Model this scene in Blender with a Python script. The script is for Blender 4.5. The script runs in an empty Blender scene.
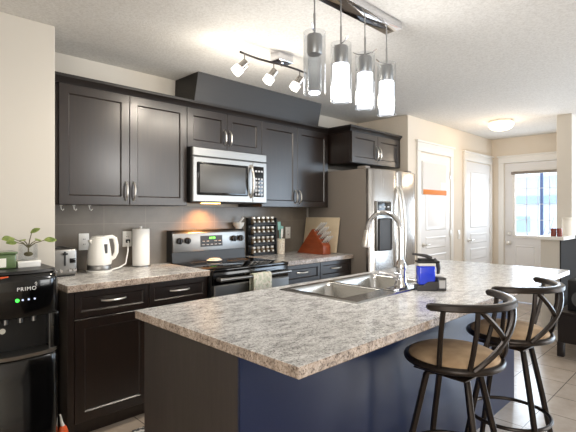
import bpy, bmesh, math, random
from mathutils import Vector, Matrix
random.seed(7)
PI = math.pi
S = bpy.context.scene
C = S.collection

# ------------------------------------------------------------------ camera
cam = bpy.data.cameras.new('camera')
cam_o = bpy.data.objects.new('camera', cam); C.objects.link(cam_o)
cam_o.location = (0, 0, 1.3312)
cam_o.rotation_euler = (PI/2, 0, -math.radians(44.7493))
cam.sensor_width = 36; cam.lens = 439.146*36/576
cam.shift_y = -0.0069; cam.clip_start = .02; cam.clip_end = 200
S.camera = cam_o
# ------------------------------------------------------------------ world, daylight, exposure
W = bpy.data.worlds.new('sky'); S.world = W; W.use_nodes = True
W.node_tree.nodes['Background'].inputs[0].default_value = (.80, .90, 1, 1)
W.node_tree.nodes['Background'].inputs[1].default_value = 2.2
def area(name, loc, rot, sx, sy, power, col, spread=PI):
    l = bpy.data.lights.new(name, 'AREA'); l.shape = 'RECTANGLE'; l.size = sx; l.size_y = sy
    l.energy = power; l.color = col; l.spread = spread
    o = bpy.data.objects.new(name, l); C.objects.link(o); o.location = loc; o.rotation_euler = rot
    return o
# daylight through living-room openings built below; rear and dining ones added, unseen, for fill
area('daylight_side_window', (6.8, -1.15, 1.25), (0, PI/2, 0), 1.9, 2.9, 118, (.66, .82, 1))      # faces -X
area('added_rear_fill', (5.5, -3.4, 1.25), (PI/2, 0, 0), 2.2, 1.9, 90, (1, .97, .92))      # faces +Y; unseen window added to brighten the room
area('added_dining_fill', (-1.9, -2.0, 1.3), (0, -PI/2, 0), 1.9, 2.4, 85, (1, .92, .80))     # faces +X; unseen window added as kitchen fill
area('daylight_door_glass', (6.99, 1.96, 1.45), (0, PI/2, 0), .88, .56, 14, (.75, .87, 1))
S.view_settings.view_transform = 'Standard'; S.view_settings.look = 'None'
S.view_settings.gamma = 1; S.view_settings.use_curve_mapping = False
S.view_settings.exposure = 0.12
S.cycles.use_denoising = True
S.cycles.max_bounces = 10; S.cycles.diffuse_bounces = 6; S.cycles.glossy_bounces = 5
S.cycles.transparent_max_bounces = 16; S.cycles.sample_clamp_indirect = 4
S.cycles.caustics_reflective = False; S.cycles.caustics_refractive = False

# ------------------------------------------------------------------ materials
def lin(r, g, b):
    return tuple((v/255/12.92 if v/255 <= .04045 else ((v/255+.055)/1.055)**2.4) for v in (r, g, b)) + (1,)
def mat(name, rgb, rough=.5, metal=0, emis=0, coat=0, spec=.5, trans=0, alpha=1):
    m = bpy.data.materials.new(name); m.use_nodes = True
    b = m.node_tree.nodes['Principled BSDF']
    b.inputs['Base Color'].default_value = lin(*rgb); b.inputs['Roughness'].default_value = rough
    b.inputs['Metallic'].default_value = metal; b.inputs['Specular IOR Level'].default_value = spec
    b.inputs['Coat Weight'].default_value = coat; b.inputs['Coat Roughness'].default_value = .12 if rough < .3 else .28
    b.inputs['Transmission Weight'].default_value = trans
    if emis:
        b.inputs['Emission Color'].default_value = lin(*rgb); b.inputs['Emission Strength'].default_value = emis
    return m
def nodes(m): return m.node_tree.nodes, m.node_tree.links, m.node_tree.nodes['Principled BSDF']
def coords(m, scale=(1, 1, 1), loc=(0, 0, 0), rot=(0, 0, 0)):
    n, l, b = nodes(m)
    t = n.new('ShaderNodeTexCoord'); mp = n.new('ShaderNodeMapping')
    mp.inputs['Scale'].default_value = scale; mp.inputs['Location'].default_value = loc; mp.inputs['Rotation'].default_value = rot
    l.new(t.outputs['Object'], mp.inputs['Vector']); return mp.outputs[0]
def noise(m, v, scale, detail=3, rough=.5):
    n, l, b = nodes(m); t = n.new('ShaderNodeTexNoise')
    t.inputs['Scale'].default_value = scale; t.inputs['Detail'].default_value = detail; t.inputs['Roughness'].default_value = rough
    l.new(v, t.inputs['Vector']); return t.outputs['Fac']
def ramp(m, fac, stops):
    n, l, b = nodes(m); r = n.new('ShaderNodeValToRGB')
    while len(r.color_ramp.elements) < len(stops): r.color_ramp.elements.new(.5)
    for e, (p, c) in zip(r.color_ramp.elements, stops): e.position = p; e.color = lin(*c)
    l.new(fac, r.inputs[0]); return r.outputs[0]
def mixc(m, a, b2, fac, mode='MIX'):
    n, l, b = nodes(m); x = n.new('ShaderNodeMix'); x.data_type = 'RGBA'; x.blend_type = mode
    for i, v in ((0, fac), (6, a), (7, b2)):
        if hasattr(v, 'links'): l.new(v, x.inputs[i])
        else: x.inputs[i].default_value = v
    return x.outputs[2]
def bump(m, h, strength, dist=.01):
    n, l, b = nodes(m); x = n.new('ShaderNodeBump'); x.inputs['Strength'].default_value = strength; x.inputs['Distance'].default_value = dist
    l.new(h, x.inputs['Height']); l.new(x.outputs[0], b.inputs['Normal'])
def setc(m, c): m.node_tree.links.new(c, nodes(m)[2].inputs['Base Color'])

M = {}
M['wall'] = mat('wall_paint', (206, 200, 190), .85); bump(M['wall'], noise(M['wall'], coords(M['wall']), 160, 2), .05, .002)
M['hall_wall'] = mat('hall_paint', (224, 213, 198), .8)
M['ceiling'] = mat('popcorn_ceiling', (214, 210, 204), .95)
_v = coords(M['ceiling']); bump(M['ceiling'], noise(M['ceiling'], _v, 75, 4, .65), .35, .006)
setc(M['ceiling'], ramp(M['ceiling'], noise(M['ceiling'], _v, 75, 4, .65), [(.32, (208, 205, 200)), (.6, (226, 224, 220))]))
M['white'] = mat('white_trim', (232, 229, 224), .45)
M['white_door'] = mat('white_door_paint', (228, 226, 225), .4)
M['white_plastic'] = mat('white_plastic', (240, 238, 233), .3)
M['half_dark'] = mat('charcoal_paint', (46, 44, 43), .85, spec=.1)

def wood(name, c0, c1, rough, coat=0, scale=(30, 30, 2.2)):
    m = mat(name, c0, rough, coat=coat); v = coords(m, scale)
    setc(m, ramp(m, noise(m, v, 2.0, 5, .6), [(.3, c0), (.7, c1)])); return m
M['espresso'] = wood('espresso_wood', (22, 15, 12), (36, 24, 18), .32, coat=.3)
M['espresso_dark'] = mat('dark_espresso_and_crown_shade', (24, 18, 16), .4)  # also puts the crown's shade into its colour
M['island_side'] = wood('island_side_wood', (50, 44, 41), (60, 53, 50), .5)
M['island_front'] = mat('dark_panel_blue_daylight', (12, 29, 64), .32)  # dark wood panel; blue window light put into the base colour
M['soffit'] = wood('soffit_board', (24, 20, 18), (31, 26, 23), .5, scale=(2, 20, 20))
M['console'] = wood('dark_brown_console', (26, 19, 18), (32, 24, 22), .45)
M['red_wood'] = wood('cherry_wood', (126, 54, 24), (160, 78, 40), .35, scale=(18, 3, 12))
M['maple'] = wood('maple_board', (212, 192, 160), (226, 208, 178), .5, scale=(20, 3, 3))

def granite(name, light, mid, dark, k=1):
    m = mat(name, mid, .22, spec=.55); v = coords(m)
    vs = coords(m, (1, 2.2, 1), rot=(0, 0, .5))
    a = ramp(m, noise(m, v, 95*k, 6, .75), [(.36, dark), (.47, mid), (.62, light)])
    b = ramp(m, noise(m, vs, 15*k, 8, .78), [(.41, dark), (.53, mid), (.64, light)])
    c = mixc(m, a, b, .5)
    sp = ramp(m, noise(m, v, 190, 3, .6), [(.36, (62, 57, 54)), (.44, (255, 255, 255))])
    setc(m, mixc(m, c, sp, .65, 'MULTIPLY'))
    return m
M['granite'] = granite('speckled_laminate', (252, 251, 249), (222, 220, 217), (106, 103, 102))
M['granite_warm_lit_edge'] = granite('speckled_laminate_warm_lit_edge', (220, 206, 193), (176, 158, 144), (88, 76, 68), 1)  # browner copy of the laminate; warm light on the edges put into its colours

def tiles(name, c1, c2, mortar, w, h, gap, rough, loc, rot=(0, 0, 0)):
    m = mat(name, c1, rough); n, l, b = nodes(m)
    v = coords(m, loc=loc, rot=rot); t = n.new('ShaderNodeTexBrick'); l.new(v, t.inputs['Vector'])
    t.offset = 0; t.squash = 1
    for k, x in (('Scale', 1), ('Mortar Size', gap), ('Mortar Smooth', .1), ('Bias', 0), ('Brick Width', w), ('Row Height', h)): t.inputs[k].default_value = x
    t.inputs['Color1'].default_value = lin(*c1); t.inputs['Color2'].default_value = lin(*c2); t.inputs['Mortar'].default_value = lin(*mortar)
    cl = noise(m, coords(m), 6, 5, .6)
    setc(m, mixc(m, t.outputs['Color'], ramp(m, cl, [(.3, (225, 222, 218)), (.7, (255, 255, 255))]), 1, 'MULTIPLY'))
    return m
M['floor'] = tiles('floor_tile', (196, 182, 168), (188, 174, 160), (120, 110, 102), .33, .33, .0035, .2, (.02, .085, 0))
M['backsplash'] = tiles('backsplash_tile', (124, 116, 106), (119, 111, 102), (142, 133, 123), .33, .33, .002, .32, (-.002, .076, 0), rot=(-PI/2, 0, 0))

def brushed(name, rgb, rough, sc=(2, 2, 220)):
    m = mat(name, rgb, rough, 1); n, l, b = nodes(m)
    f = noise(m, coords(m, sc), 1, 2)
    mr = n.new('ShaderNodeMapRange'); mr.inputs[3].default_value = rough-.06; mr.inputs[4].default_value = rough+.08
    l.new(f, mr.inputs[0]); l.new(mr.outputs[0], b.inputs['Roughness']); return m
M['steel'] = brushed('brushed_steel', (146, 145, 143), .36)
M['fridge_steel'] = brushed('fridge_steel', (186, 181, 176), .24, (220, 220, 2))
M['fridge_side'] = mat('fridge_side_grey', (134, 125, 116), .45)
M['chrome'] = mat('chrome', (225, 225, 228), .07, 1)
M['nickel'] = mat('satin_nickel', (228, 224, 217), .32, 1)
M['spot_nickel'] = mat('spot_nickel', (150, 146, 142), .2, 1)
M['knife_steel'] = mat('knife_steel', (226, 223, 217), .38, .4)
M['socket'] = mat('lamp_socket_nickel', (170, 170, 170), .38, 1)
M['sink_steel'] = mat('sink_steel', (190, 190, 188), .24, 1)
M['black_gloss'] = mat('black_gloss', (8, 8, 9), .1, coat=.1)
M['black'] = mat('black_plastic', (22, 22, 23), .4)
M['black_glass'] = mat('black_glass', (8, 8, 10), .06)
M['dark_window'] = mat('oven_window', (34, 35, 38), .12)
M['mesh_window'] = mat('microwave_window', (74, 73, 72), .34)
M['bronze'] = mat('dark_bronze_metal', (44, 37, 33), .3, .55)
M['suede'] = mat('tan_microfibre', (176, 142, 104), .9)
_v = coords(M['suede']); setc(M['suede'], ramp(M['suede'], noise(M['suede'], _v, 7, 4), [(.32, (154, 126, 98)), (.66, (204, 176, 142))]))
M['paper'] = mat('paper_white', (244, 242, 238), .9)
M['grey_mark'] = mat('grey_marking', (190, 190, 192), .5)
M['white_mark'] = mat('white_marking', (235, 235, 235), .5)
M['green_led'] = mat('green_led', (60, 240, 70), .4, emis=2.5)
M['blue_led'] = mat('pale_led', (190, 200, 235), .4, emis=.9)
M['green_display'] = mat('green_display', (120, 255, 90), .4, emis=1.6)
M['leaf'] = mat('leaf_green', (122, 140, 70), .5); setc(M['leaf'], ramp(M['leaf'], noise(M['leaf'], coords(M['leaf']), 60, 2), [(.3, (84, 108, 48)), (.7, (150, 164, 86))]))
M['stem'] = mat('stem_brown', (92, 84, 50), .6)
M['green_glass'] = mat('green_jar', (92, 112, 74), .2, coat=.4)
M['label'] = mat('paper_label', (238, 236, 226), .8)
M['blue_liquid'] = mat('blue_soap', (22, 62, 228), .12, coat=.6)
M['grey_plastic'] = mat('graphite_plastic', (66, 64, 66), .35)
M['orange_plastic'] = mat('orange_plastic', (222, 92, 40), .4)
M['terracotta'] = mat('terracotta_band', (216, 128, 54), .7)
M['print'] = mat('print_paper', (222, 214, 210), .6)
M['candle_red'] = mat('red_brown_glass', (124, 62, 54), .15, coat=.5)
M['teal'] = mat('teal_silicone', (140, 194, 186), .5)
M['spice'] = mat('spice_jar_glass', (104, 88, 68), .15, coat=.4)
M['rubber'] = mat('rubber_grey', (70, 70, 72), .6)
M['frost_wall'] = mat('canister_white', (236, 232, 222), .4)
def fabric(name, base, c2, c3, sc):
    m = mat(name, base, .9); v = coords(m)
    a = ramp(m, noise(m, v, sc, 2), [(.44, base), (.56, c2)]); b = ramp(m, noise(m, v, sc*1.7, 2), [(.6, (255, 255, 255)), (.66, c3)])
    setc(m, mixc(m, a, b, .8, 'MULTIPLY')); return m
M['towel'] = fabric('floral_towel', (222, 218, 205), (196, 200, 180), (205, 168, 150), 34)
M['crock'] = fabric('floral_crock', (234, 226, 210), (226, 216, 198), (170, 106, 60), 55)
M['mat'] = fabric('patterned_mat', (226, 224, 220), (70, 70, 74), (120, 120, 120), 30)
def glow(name, rgb, s):
    m = bpy.data.materials.new(name); m.use_nodes = True; n = m.node_tree.nodes; n.clear()
    e = n.new('ShaderNodeEmission'); e.inputs[0].default_value = lin(*rgb); e.inputs[1].default_value = s
    o = n.new('ShaderNodeOutputMaterial'); m.node_tree.links.new(e.outputs[0], o.inputs[0]); return m
M['lamp_white'] = glow('lit_white_diffuser', (244, 247, 255), 4.5)
M['lamp_spot'] = glow('lit_frosted_glass', (255, 248, 236), 2.6)
M['lamp_warm'] = glow('lit_warm_glass', (255, 228, 190), 4.0)
M['lamp_hood'] = glow('lit_hood_bulb', (255, 190, 110), 9)
def clear_glass(name, tint, rough=.02, base=.01, edge=.5):
    m = bpy.data.materials.new(name); m.use_nodes = True; n = m.node_tree.nodes; n.clear(); l = m.node_tree.links
    t = n.new('ShaderNodeBsdfTransparent'); t.inputs[0].default_value = tint
    g = n.new('ShaderNodeBsdfGlossy'); g.inputs[1].default_value = rough
    lw = n.new('ShaderNodeLayerWeight'); lw.inputs[0].default_value = .35
    mr = n.new('ShaderNodeMapRange'); mr.inputs[3].default_value = base; mr.inputs[4].default_value = edge
    x = n.new('ShaderNodeMixShader'); o = n.new('ShaderNodeOutputMaterial')
    l.new(lw.outputs['Facing'], mr.inputs[0]); l.new(mr.outputs[0], x.inputs[0]); l.new(t.outputs[0], x.inputs[1]); l.new(g.outputs[0], x.inputs[2]); l.new(x.outputs[0], o.inputs[0])
    return m
M['glass'] = clear_glass('clear_glass', (.95, .96, .97, 1))
M['pane'] = clear_glass('window_pane', (.97, .98, 1, 1), base=.03, edge=.3)
M['snow'] = mat('snow', (240, 244, 250), .9)
M['siding'] = mat('pale_siding', (226, 232, 242), .8)
M['blue_post'] = mat('blue_grey_post', (96, 116, 160), .7)
M['blue_window'] = mat('dark_blue_window', (176, 196, 222), .3)
M['branch'] = mat('bare_branch', (120, 116, 120), .8)

# ------------------------------------------------------------------ mesh helpers
ORG = {}
class MB:
    def __init__(s): s.bm = bmesh.new()
    def _bev(s, vs, bev, seg):
        if bev:
            ed = list({e for v in vs for e in v.link_edges})
            bmesh.ops.bevel(s.bm, geom=ed, offset=bev, segments=seg, affect='EDGES', profile=.5)
    def box(s, a, b, bev=0, seg=2, xf=None):
        x0, y0, z0 = a; x1, y1, z1 = b
        p = [(x, y, z) for z in (z0, z1) for y in (y0, y1) for x in (x0, x1)]
        if xf: p = [xf @ Vector(q) for q in p]
        v = [s.bm.verts.new(q) for q in p]
        for f in ((0, 2, 3, 1), (4, 5, 7, 6), (0, 1, 5, 4), (2, 6, 7, 3), (0, 4, 6, 2), (1, 3, 7, 5)):
            s.bm.faces.new([v[i] for i in f])
        s._bev(v, bev, seg); return s
    def loft(s, loops, cap0=True, cap1=True, closed=False):
        L = [[s.bm.verts.new(q) for q in lp] for lp in loops]; n = len(L[0])
        R = list(range(len(L)-1)) + ([len(L)-1] if closed else [])
        for i in R:
            A, B = L[i], L[(i+1) % len(L)]
            for j in range(n):
                try: s.bm.faces.new((A[j], A[(j+1) % n], B[(j+1) % n], B[j]))
                except ValueError: pass
        if not closed:
            if cap0: s.bm.faces.new(L[0][::-1])
            if cap1: s.bm.faces.new(L[-1])
        return s
    def tube(s, pts, r, n=8, closed=False, flat=None):
        P = [Vector(p) for p in pts]; m = len(P); rs = r if isinstance(r, (list, tuple)) else [r]*m
        loops = []; up = None
        for i in range(m):
            if closed: t = P[(i+1) % m]-P[i-1]
            else: t = P[min(i+1, m-1)]-P[max(i-1, 0)]
            t.normalize()
            if up is None:
                up = Vector((0, 0, 1)) if abs(t.z) < .9 else Vector((1, 0, 0))
                if flat is not None: up = Vector(flat)
            if flat is not None: up = Vector(flat)
            a = t.cross(up).normalized(); b = a.cross(t).normalized(); up = b
            k = (1, 1) if flat is None else (1, 1)
            loops.append([P[i] + a*math.cos(2*PI*j/n)*rs[i] + b*math.sin(2*PI*j/n)*rs[i] for j in range(n)])
        return s.loft(loops, closed=closed)
    def bar(s, pts, w, h, closed=False, up=(0, 0, 1)):
        """rectangular section swept along pts; w across, h along 'up'"""
        P = [Vector(p) for p in pts]; m = len(P); loops = []
        for i in range(m):
            t = (P[(i+1) % m]-P[i-1]) if closed else (P[min(i+1, m-1)]-P[max(i-1, 0)])
            t.normalize(); u = Vector(up); a = t.cross(u).normalized(); b = a.cross(t).normalized()
            loops.append([P[i]+a*x*w/2+b*y*h/2 for x, y in ((1, .6), (.6, 1), (-.6, 1), (-1, .6), (-1, -.6), (-.6, -1), (.6, -1), (1, -.6))])
        return s.loft(loops, closed=closed)
    def lathe(s, prof, c=(0, 0, 0), n=24, axis=None, cap=True):
        mt = Matrix.Translation(Vector(c))
        if axis is not None: mt = mt @ Vector((0, 0, 1)).rotation_difference(Vector(axis)).to_matrix().to_4x4()
        loops = [[mt @ Vector((r*math.cos(2*PI*j/n), r*math.sin(2*PI*j/n), z)) for j in range(n)] for r, z in prof]
        return s.loft(loops, cap, cap)
    def cyl(s, p0, p1, r, n=20, bev=.0):
        d = Vector(p1)-Vector(p0); h = d.length
        pr = [(r-bev, 0), (r, bev), (r, h-bev), (r-bev, h)] if bev else [(r, 0), (r, h)]
        return s.lathe(pr, p0, n, d)
    def ball(s, c, rx, ry, rz, n=20, m=10, z0=-1, z1=1):
        loops = []
        for i in range(m+1):
            t = z0+(z1-z0)*i/m; a = math.asin(max(-.999, min(.999, t))); q = math.cos(a)
            loops.append([(c[0]+rx*q*math.cos(2*PI*j/n), c[1]+ry*q*math.sin(2*PI*j/n), c[2]+rz*math.sin(a)) for j in range(n)])
        return s.loft(loops)
    def prism(s, poly, axis, lo, hi, bev=0, seg=2):
        def q(u, v, w): return {'x': (w, u, v), 'y': (u, w, v), 'z': (u, v, w)}[axis]
        A = [s.bm.verts.new(q(u, v, lo)) for u, v in poly]; B = [s.bm.verts.new(q(u, v, hi)) for u, v in poly]
        n = len(poly); s.bm.faces.new(A); s.bm.faces.new(B[::-1])
        for i in range(n): s.bm.faces.new((A[i], B[i], B[(i+1) % n], A[(i+1) % n]))
        s._bev(A+B, bev, seg); return s
    def rings(s, u0, u1, v0, v1, base, rs, face='-Y'):
        """stepped rectangular front: rs = [(inset, outwards)], from back to the middle"""
        def q(u, v, w): return (u, base-w, v) if face == '-Y' else (base-w, u, v)
        lp = []
        for i, w in rs:
            lp.append([q(u0+i, v0+i, w), q(u1-i, v0+i, w), q(u1-i, v1-i, w), q(u0+i, v1-i, w)])
        return s.loft(lp)
    def build(s, name, m, parent=None, smooth=40, bevel=0, seg=2, label=None):
        o_ = Vector(ORG.get(parent.name, (0, 0, 0))) if parent else Vector((0, 0, 0))
        if o_.length: bmesh.ops.translate(s.bm, verts=s.bm.verts[:], vec=-o_)
        bmesh.ops.recalc_face_normals(s.bm, faces=s.bm.faces[:])
        me = bpy.data.meshes.new(name); s.bm.to_mesh(me); s.bm.free()
        if smooth:
            me.shade_smooth(); me.set_sharp_from_angle(angle=math.radians(smooth))
        me.materials.append(M[m] if isinstance(m, str) else m)
        o = bpy.data.objects.new(name, me); C.objects.link(o)
        if parent: o.parent = parent
        ORG[o.name] = tuple(o_)
        if bevel:
            b = o.modifiers.new('bevel', 'BEVEL'); b.width = bevel; b.segments = seg; b.limit_method = 'ANGLE'
        if label: o['label'] = label
        return o
def tag(o, label, cat, group=None, kind=None):
    o['label'] = label; o['category'] = cat
    if group: o['group'] = group
    if kind: o['kind'] = kind
    return o
def thing(name, label, cat, loc=(0, 0, 0), group=None):
    o = bpy.data.objects.new(name, None); C.objects.link(o); o.location = loc; o.empty_display_size = .05
    ORG[o.name] = tuple(loc); return tag(o, label, cat, group)
def struct(name, mb, m, label, cat, smooth=0, bevel=0):
    return tag(mb.build(name, m, smooth=smooth, bevel=bevel), label, cat, kind='structure')
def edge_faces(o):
    """the worktop's square-cut edges carry a browner speckle, warm light put into its colour"""
    o.data.materials.append(M['granite_warm_lit_edge'])
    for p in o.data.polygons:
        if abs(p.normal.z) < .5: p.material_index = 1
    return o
def dup(o, parent=None):
    c = o.copy(); C.objects.link(c)
    if parent: c.parent = parent
    for k in list(o.children): dup(k, c)
    return c
def B(a, b, bev=0, seg=2): return MB().box(a, b, bev, seg)
def arc(c, r, a0, a1, n, plane='xy'):
    out = []
    for i in range(n+1):
        a = a0+(a1-a0)*i/n; u, v = r*math.cos(a), r*math.sin(a)
        out.append((c[0]+u, c[1]+v, c[2]) if plane == 'xy' else (c[0], c[1]+u, c[2]+v) if plane == 'yz' else (c[0]+u, c[1], c[2]+v))
    return out
def lettering(txt, size, mtx, m, parent, name='lettering', depth=.0008):
    cu = bpy.data.curves.new(name, 'FONT'); cu.body = txt; cu.size = size; cu.extrude = depth; cu.align_x = 'CENTER'; cu.space_character = 1.18
    t = bpy.data.objects.new('tmp', cu); C.objects.link(t)
    dg = bpy.context.evaluated_depsgraph_get(); me = bpy.data.meshes.new_from_object(t.evaluated_get(dg))
    bpy.data.objects.remove(t); me.transform(Matrix.Translation(-Vector(ORG[parent.name])) @ mtx)
    me.materials.clear(); me.materials.append(M[m])
    o = bpy.data.objects.new(name, me); C.objects.link(o); o.parent = parent; ORG[o.name] = ORG[parent.name]; return o

# ------------------------------------------------------------------ the room
CZ = 2.4335; WY = 3.279
struct('floor', B((-2.1, -3.6, -.1), (8.7, 3.5, 0)), 'floor', 'square beige floor tiles with thin grey grout', 'floor')
struct('ceiling', B((-2.1, -3.6, CZ), (8.7, 3.5, CZ+.1)), 'ceiling', 'textured off-white ceiling over the kitchen and hall', 'ceiling')
struct('wall_back', B((.853, WY, 0), (4.463, 3.4, CZ)), 'wall', 'cream wall behind the kitchen cabinets', 'wall')
struct('wall_left', B((-2.1, 2.822, 0), (.853, 3.4, CZ)), 'wall', 'plain cream wall behind the water cooler', 'wall', bevel=.006)
struct('wall_hall', MB().box((4.463, 2.575, 0), (7.07, 3.4, CZ)), 'hall_wall', 'warm cream hall wall holding two white doors', 'wall', bevel=.004)
w = MB()
w.box((6.948, 1.40, 0), (7.07, 1.50, CZ)); w.box((6.948, 2.40, 0), (7.07, 2.575, CZ)); w.box((6.948, 1.50, 2.06), (7.07, 2.40, CZ))
struct('wall_end', w, 'hall_wall', 'warm cream wall around the glazed outside door', 'wall')
struct('wall_living', B((5.70, 1.25, 0), (8.7, 1.40, CZ)), 'wall', 'cream full-height wall end beyond the half wall', 'wall', bevel=.004)
struct('wall_half', B((5.20, 1.25, 0), (5.70, 1.425, 1.04)), 'wall', 'cream half wall under the white ledge', 'wall')
struct('trim_1', MB().box((5.15, 1.20, 1.04), (5.70, 1.47, 1.075), .006).box((5.60, 1.20, 1.04), (6.9, 1.2495, 1.075), .006), 'white', 'white ledge cap on top of the half wall', 'ledge')
struct('wall_panel', B((5.202, 1.238, 0), (6.9, 1.2495, 1.04)), 'half_dark', 'dark grey living room side of the half wall', 'wall')
# living-room side of the house, with window openings; rear, dining ones added for light
w = MB(); w.box((6.9, -3.6, 0), (7.0, -2.65, CZ)); w.box((6.9, .35, 0), (7.0, 1.237, CZ)); w.box((6.9, -2.65, 0), (7.0, .35, .25)); w.box((6.9, -2.65, 2.25), (7.0, .35, CZ))
struct('wall_right', w, 'wall', 'cream living room wall with a wide window', 'wall')
w = MB(); w.box((-2.1, -3.6, 0), (4.35, -3.5, CZ)); w.box((6.65, -3.6, 0), (8.7, -3.5, CZ)); w.box((4.35, -3.6, 0), (6.65, -3.5, .25)); w.box((4.35, -3.6, 2.25), (6.65, -3.5, CZ))
struct('wall_rear', w, 'wall', 'cream wall facing the kitchen, with an unseen window added for light', 'wall')
w = MB(); w.box((-2.1, -3.5, 0), (-2.0, -3.25, CZ)); w.box((-2.1, -.75, 0), (-2.0, 2.822, CZ)); w.box((-2.1, -3.25, 0), (-2.0, -.75, .3)); w.box((-2.1, -3.25, 2.25), (-2.0, -.75, CZ))
struct('wall_side', w, 'wall', 'cream dining side wall with an unseen window added for light', 'wall')
# baseboards
struct('baseboard_half', B((5.186, 1.262, 0), (5.20, 1.425, .1), .003), 'white', 'white baseboard at the foot of the half wall end', 'baseboard')
bb = MB(); bb.box((5.58, 2.561, 0), (5.915, 2.575, .1), .003); bb.box((4.463, 2.561, 0), (4.645, 2.575, .1), .003)
struct('baseboard_hall', bb, 'white', 'white baseboard along the hall wall', 'baseboard')
# backsplash and the boxed duct above the cabinets
struct('wall_backsplash', B((.853, WY-.008, .914), (3.53, WY, 1.378)), 'backsplash', 'grey-brown tiled backsplash above the counter', 'backsplash')
sf = MB().loft([[(1.91, 2.99, 2.15), (3.385, 2.99, 2.15), (3.385, WY, 2.15), (1.91, WY, 2.15)],
                [(1.921, 2.935, CZ), (3.395, 2.935, CZ), (3.395, WY, CZ), (1.921, WY, CZ)]])
struct('trim_soffit', sf, 'soffit', 'long dark boxed soffit between the cabinets and the ceiling', 'soffit', bevel=.003)

# ------------------------------------------------------------------ doors
def hall_door(name, x0, x1, lab):
    y = 2.575; d = struct(name, B((x0, y-.012, .01), (x1, y+.03, 2.03)), 'white_door', lab, 'door')
    m = (x0+x1)/2; a, b = x0+.12, x1-.12
    for z0, z1 in ((.14, .60), (.66, .82), (.89, 1.03), (1.11, 1.90)):
        MB().rings(a, b, z0, z1, y-.012, [(0, -.003), (0, .001), (.012, .007), (.026, .002), (.05, .006)]).build('door_panel', 'white_door', d, 30)
    cs = MB()
    cs.box((x0-.085, y-.022, 0), (x0-.005, y, 2.045), .004); cs.box((x1+.005, y-.022, 0), (x1+.085, y, 2.045), .004)
    cs.box((x0-.085, y-.026, 2.045), (x1+.085, y, 2.15), .004); cs.box((x0-.105, y-.04, 2.15), (x1+.105, y, 2.172), .004)
    cs.build('door_casing', 'white', d, 30)
    for z in (.28, 1.05, 1.8):
        B((x1-.012, y-.026, z-.045), (x1+.008, y-.011, z+.045), .003).build('hinge', 'nickel', d, label='metal hinge')
    h = MB().cyl((x0+.06, y-.012, .94), (x0+.06, y-.022, .94), .028, 20, .003).cyl((x0+.06, y-.02, .94), (x0+.06, y-.06, .94), .009, 12)
    h.tube([(x0+.055, y-.058, .94), (x0+.09, y-.06, .942), (x0+.13, y-.058, .946), (x0+.175, y-.052, .943)], [.010, .010, .009, .007], 10)
    h.build('lever_handle', 'nickel', d, label='satin nickel lever handle')
    return d
hall_door('door_1', 4.73, 5.495, 'white panelled hall door beside the fridge')
hall_door('door_2', 6.0, 6.825, 'white panelled hall door in the corner by the outside door')
# outside door, in the wall across the hall
x = 6.948; dm = MB(); y0, y1 = 1.50, 2.40; gy0, gy1, gz0, gz1 = 1.655, 2.25, .985, 1.905
for a, b, c, d in ((y0, gy0, .01, 2.05), (gy1, y1, .01, 2.05), (gy0, gy1, .01, gz0), (gy0, gy1, gz1, 2.05)): dm.box((x+.02, a, c), (x+.065, b, d))
d3 = struct('door_3', dm, 'white_door', 'cream outside door with a large gridded window', 'door')
for a, b in ((gy0, 1.93), (1.985, gy1)):
    MB().rings(a, b, .16, .84, x+.02, [(0, -.003), (0, .001), (.012, .008), (.026, .002), (.05, .007)], '-X').build('door_panel', 'white_door', d3, 30)
fr = MB()
for a, b, c, d in ((gy0-.035, gy0+.005, gz0-.035, gz1+.035), (gy1-.005, gy1+.035, gz0-.035, gz1+.035), (gy0, gy1, gz0-.035, gz0+.005), (gy0, gy1, gz1-.005, gz1+.035)): fr.box((x+.004, a, c), (x+.03, b, d), .005)
fr.build('glazing_frame', 'white', d3, 30)
mu = MB()
for i in (1, 2, 3): yy = gy0+(gy1-gy0)*i/4; mu.box((x+.042, yy-.004, gz0), (x+.05, yy+.004, gz1))
for i in (1, 2, 3): zz = gz0+(gz1-gz0)*i/4; mu.box((x+.042, gy0, zz-.004), (x+.05, gy1, zz+.004))
mu.build('muntins', 'white', d3, 0)
B((x+.043, gy0, gz0), (x+.048, gy1, gz1)).build('glass_pane', 'pane', d3, 0, label='clear window glass')
B((x-.02, gy0-.05, 1.885), (x+.012, gy1+.045, 1.925), .004).build('blind_rail', 'fridge_side', d3, label='brown-grey raised blind rail')
kb = MB().cyl((x+.02, 2.335, .87), (x+.008, 2.335, .87), .032, 20, .003).cyl((x+.01, 2.335, .87), (x-.035, 2.335, .87), .011, 12)
kb.ball((x-.045, 2.335, .87), .022, .03, .03); kb.build('door_knob', 'nickel', d3, label='satin nickel door knob')
MB().cyl((x+.02, 2.335, 1.01), (x+.0, 2.335, 1.01), .03, 20, .004).box((x-.012, 2.33, .995), (x+.002, 2.34, 1.025), .002).build('deadbolt', 'nickel', d3, label='round nickel deadbolt')
cs = MB(); cs.box((x-.02, 2.40, 0), (x, 2.475, 2.06), .004); cs.box((x-.02, 1.425, 0), (x, 1.50, 2.06), .004); cs.box((x-.024, 1.425, 2.06), (x, 2.475, 2.15), .004); cs.box((x-.038, 1.41, 2.15), (x, 2.495, 2.172), .004)
cs.build('door_casing', 'white', d3, 30)
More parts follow.
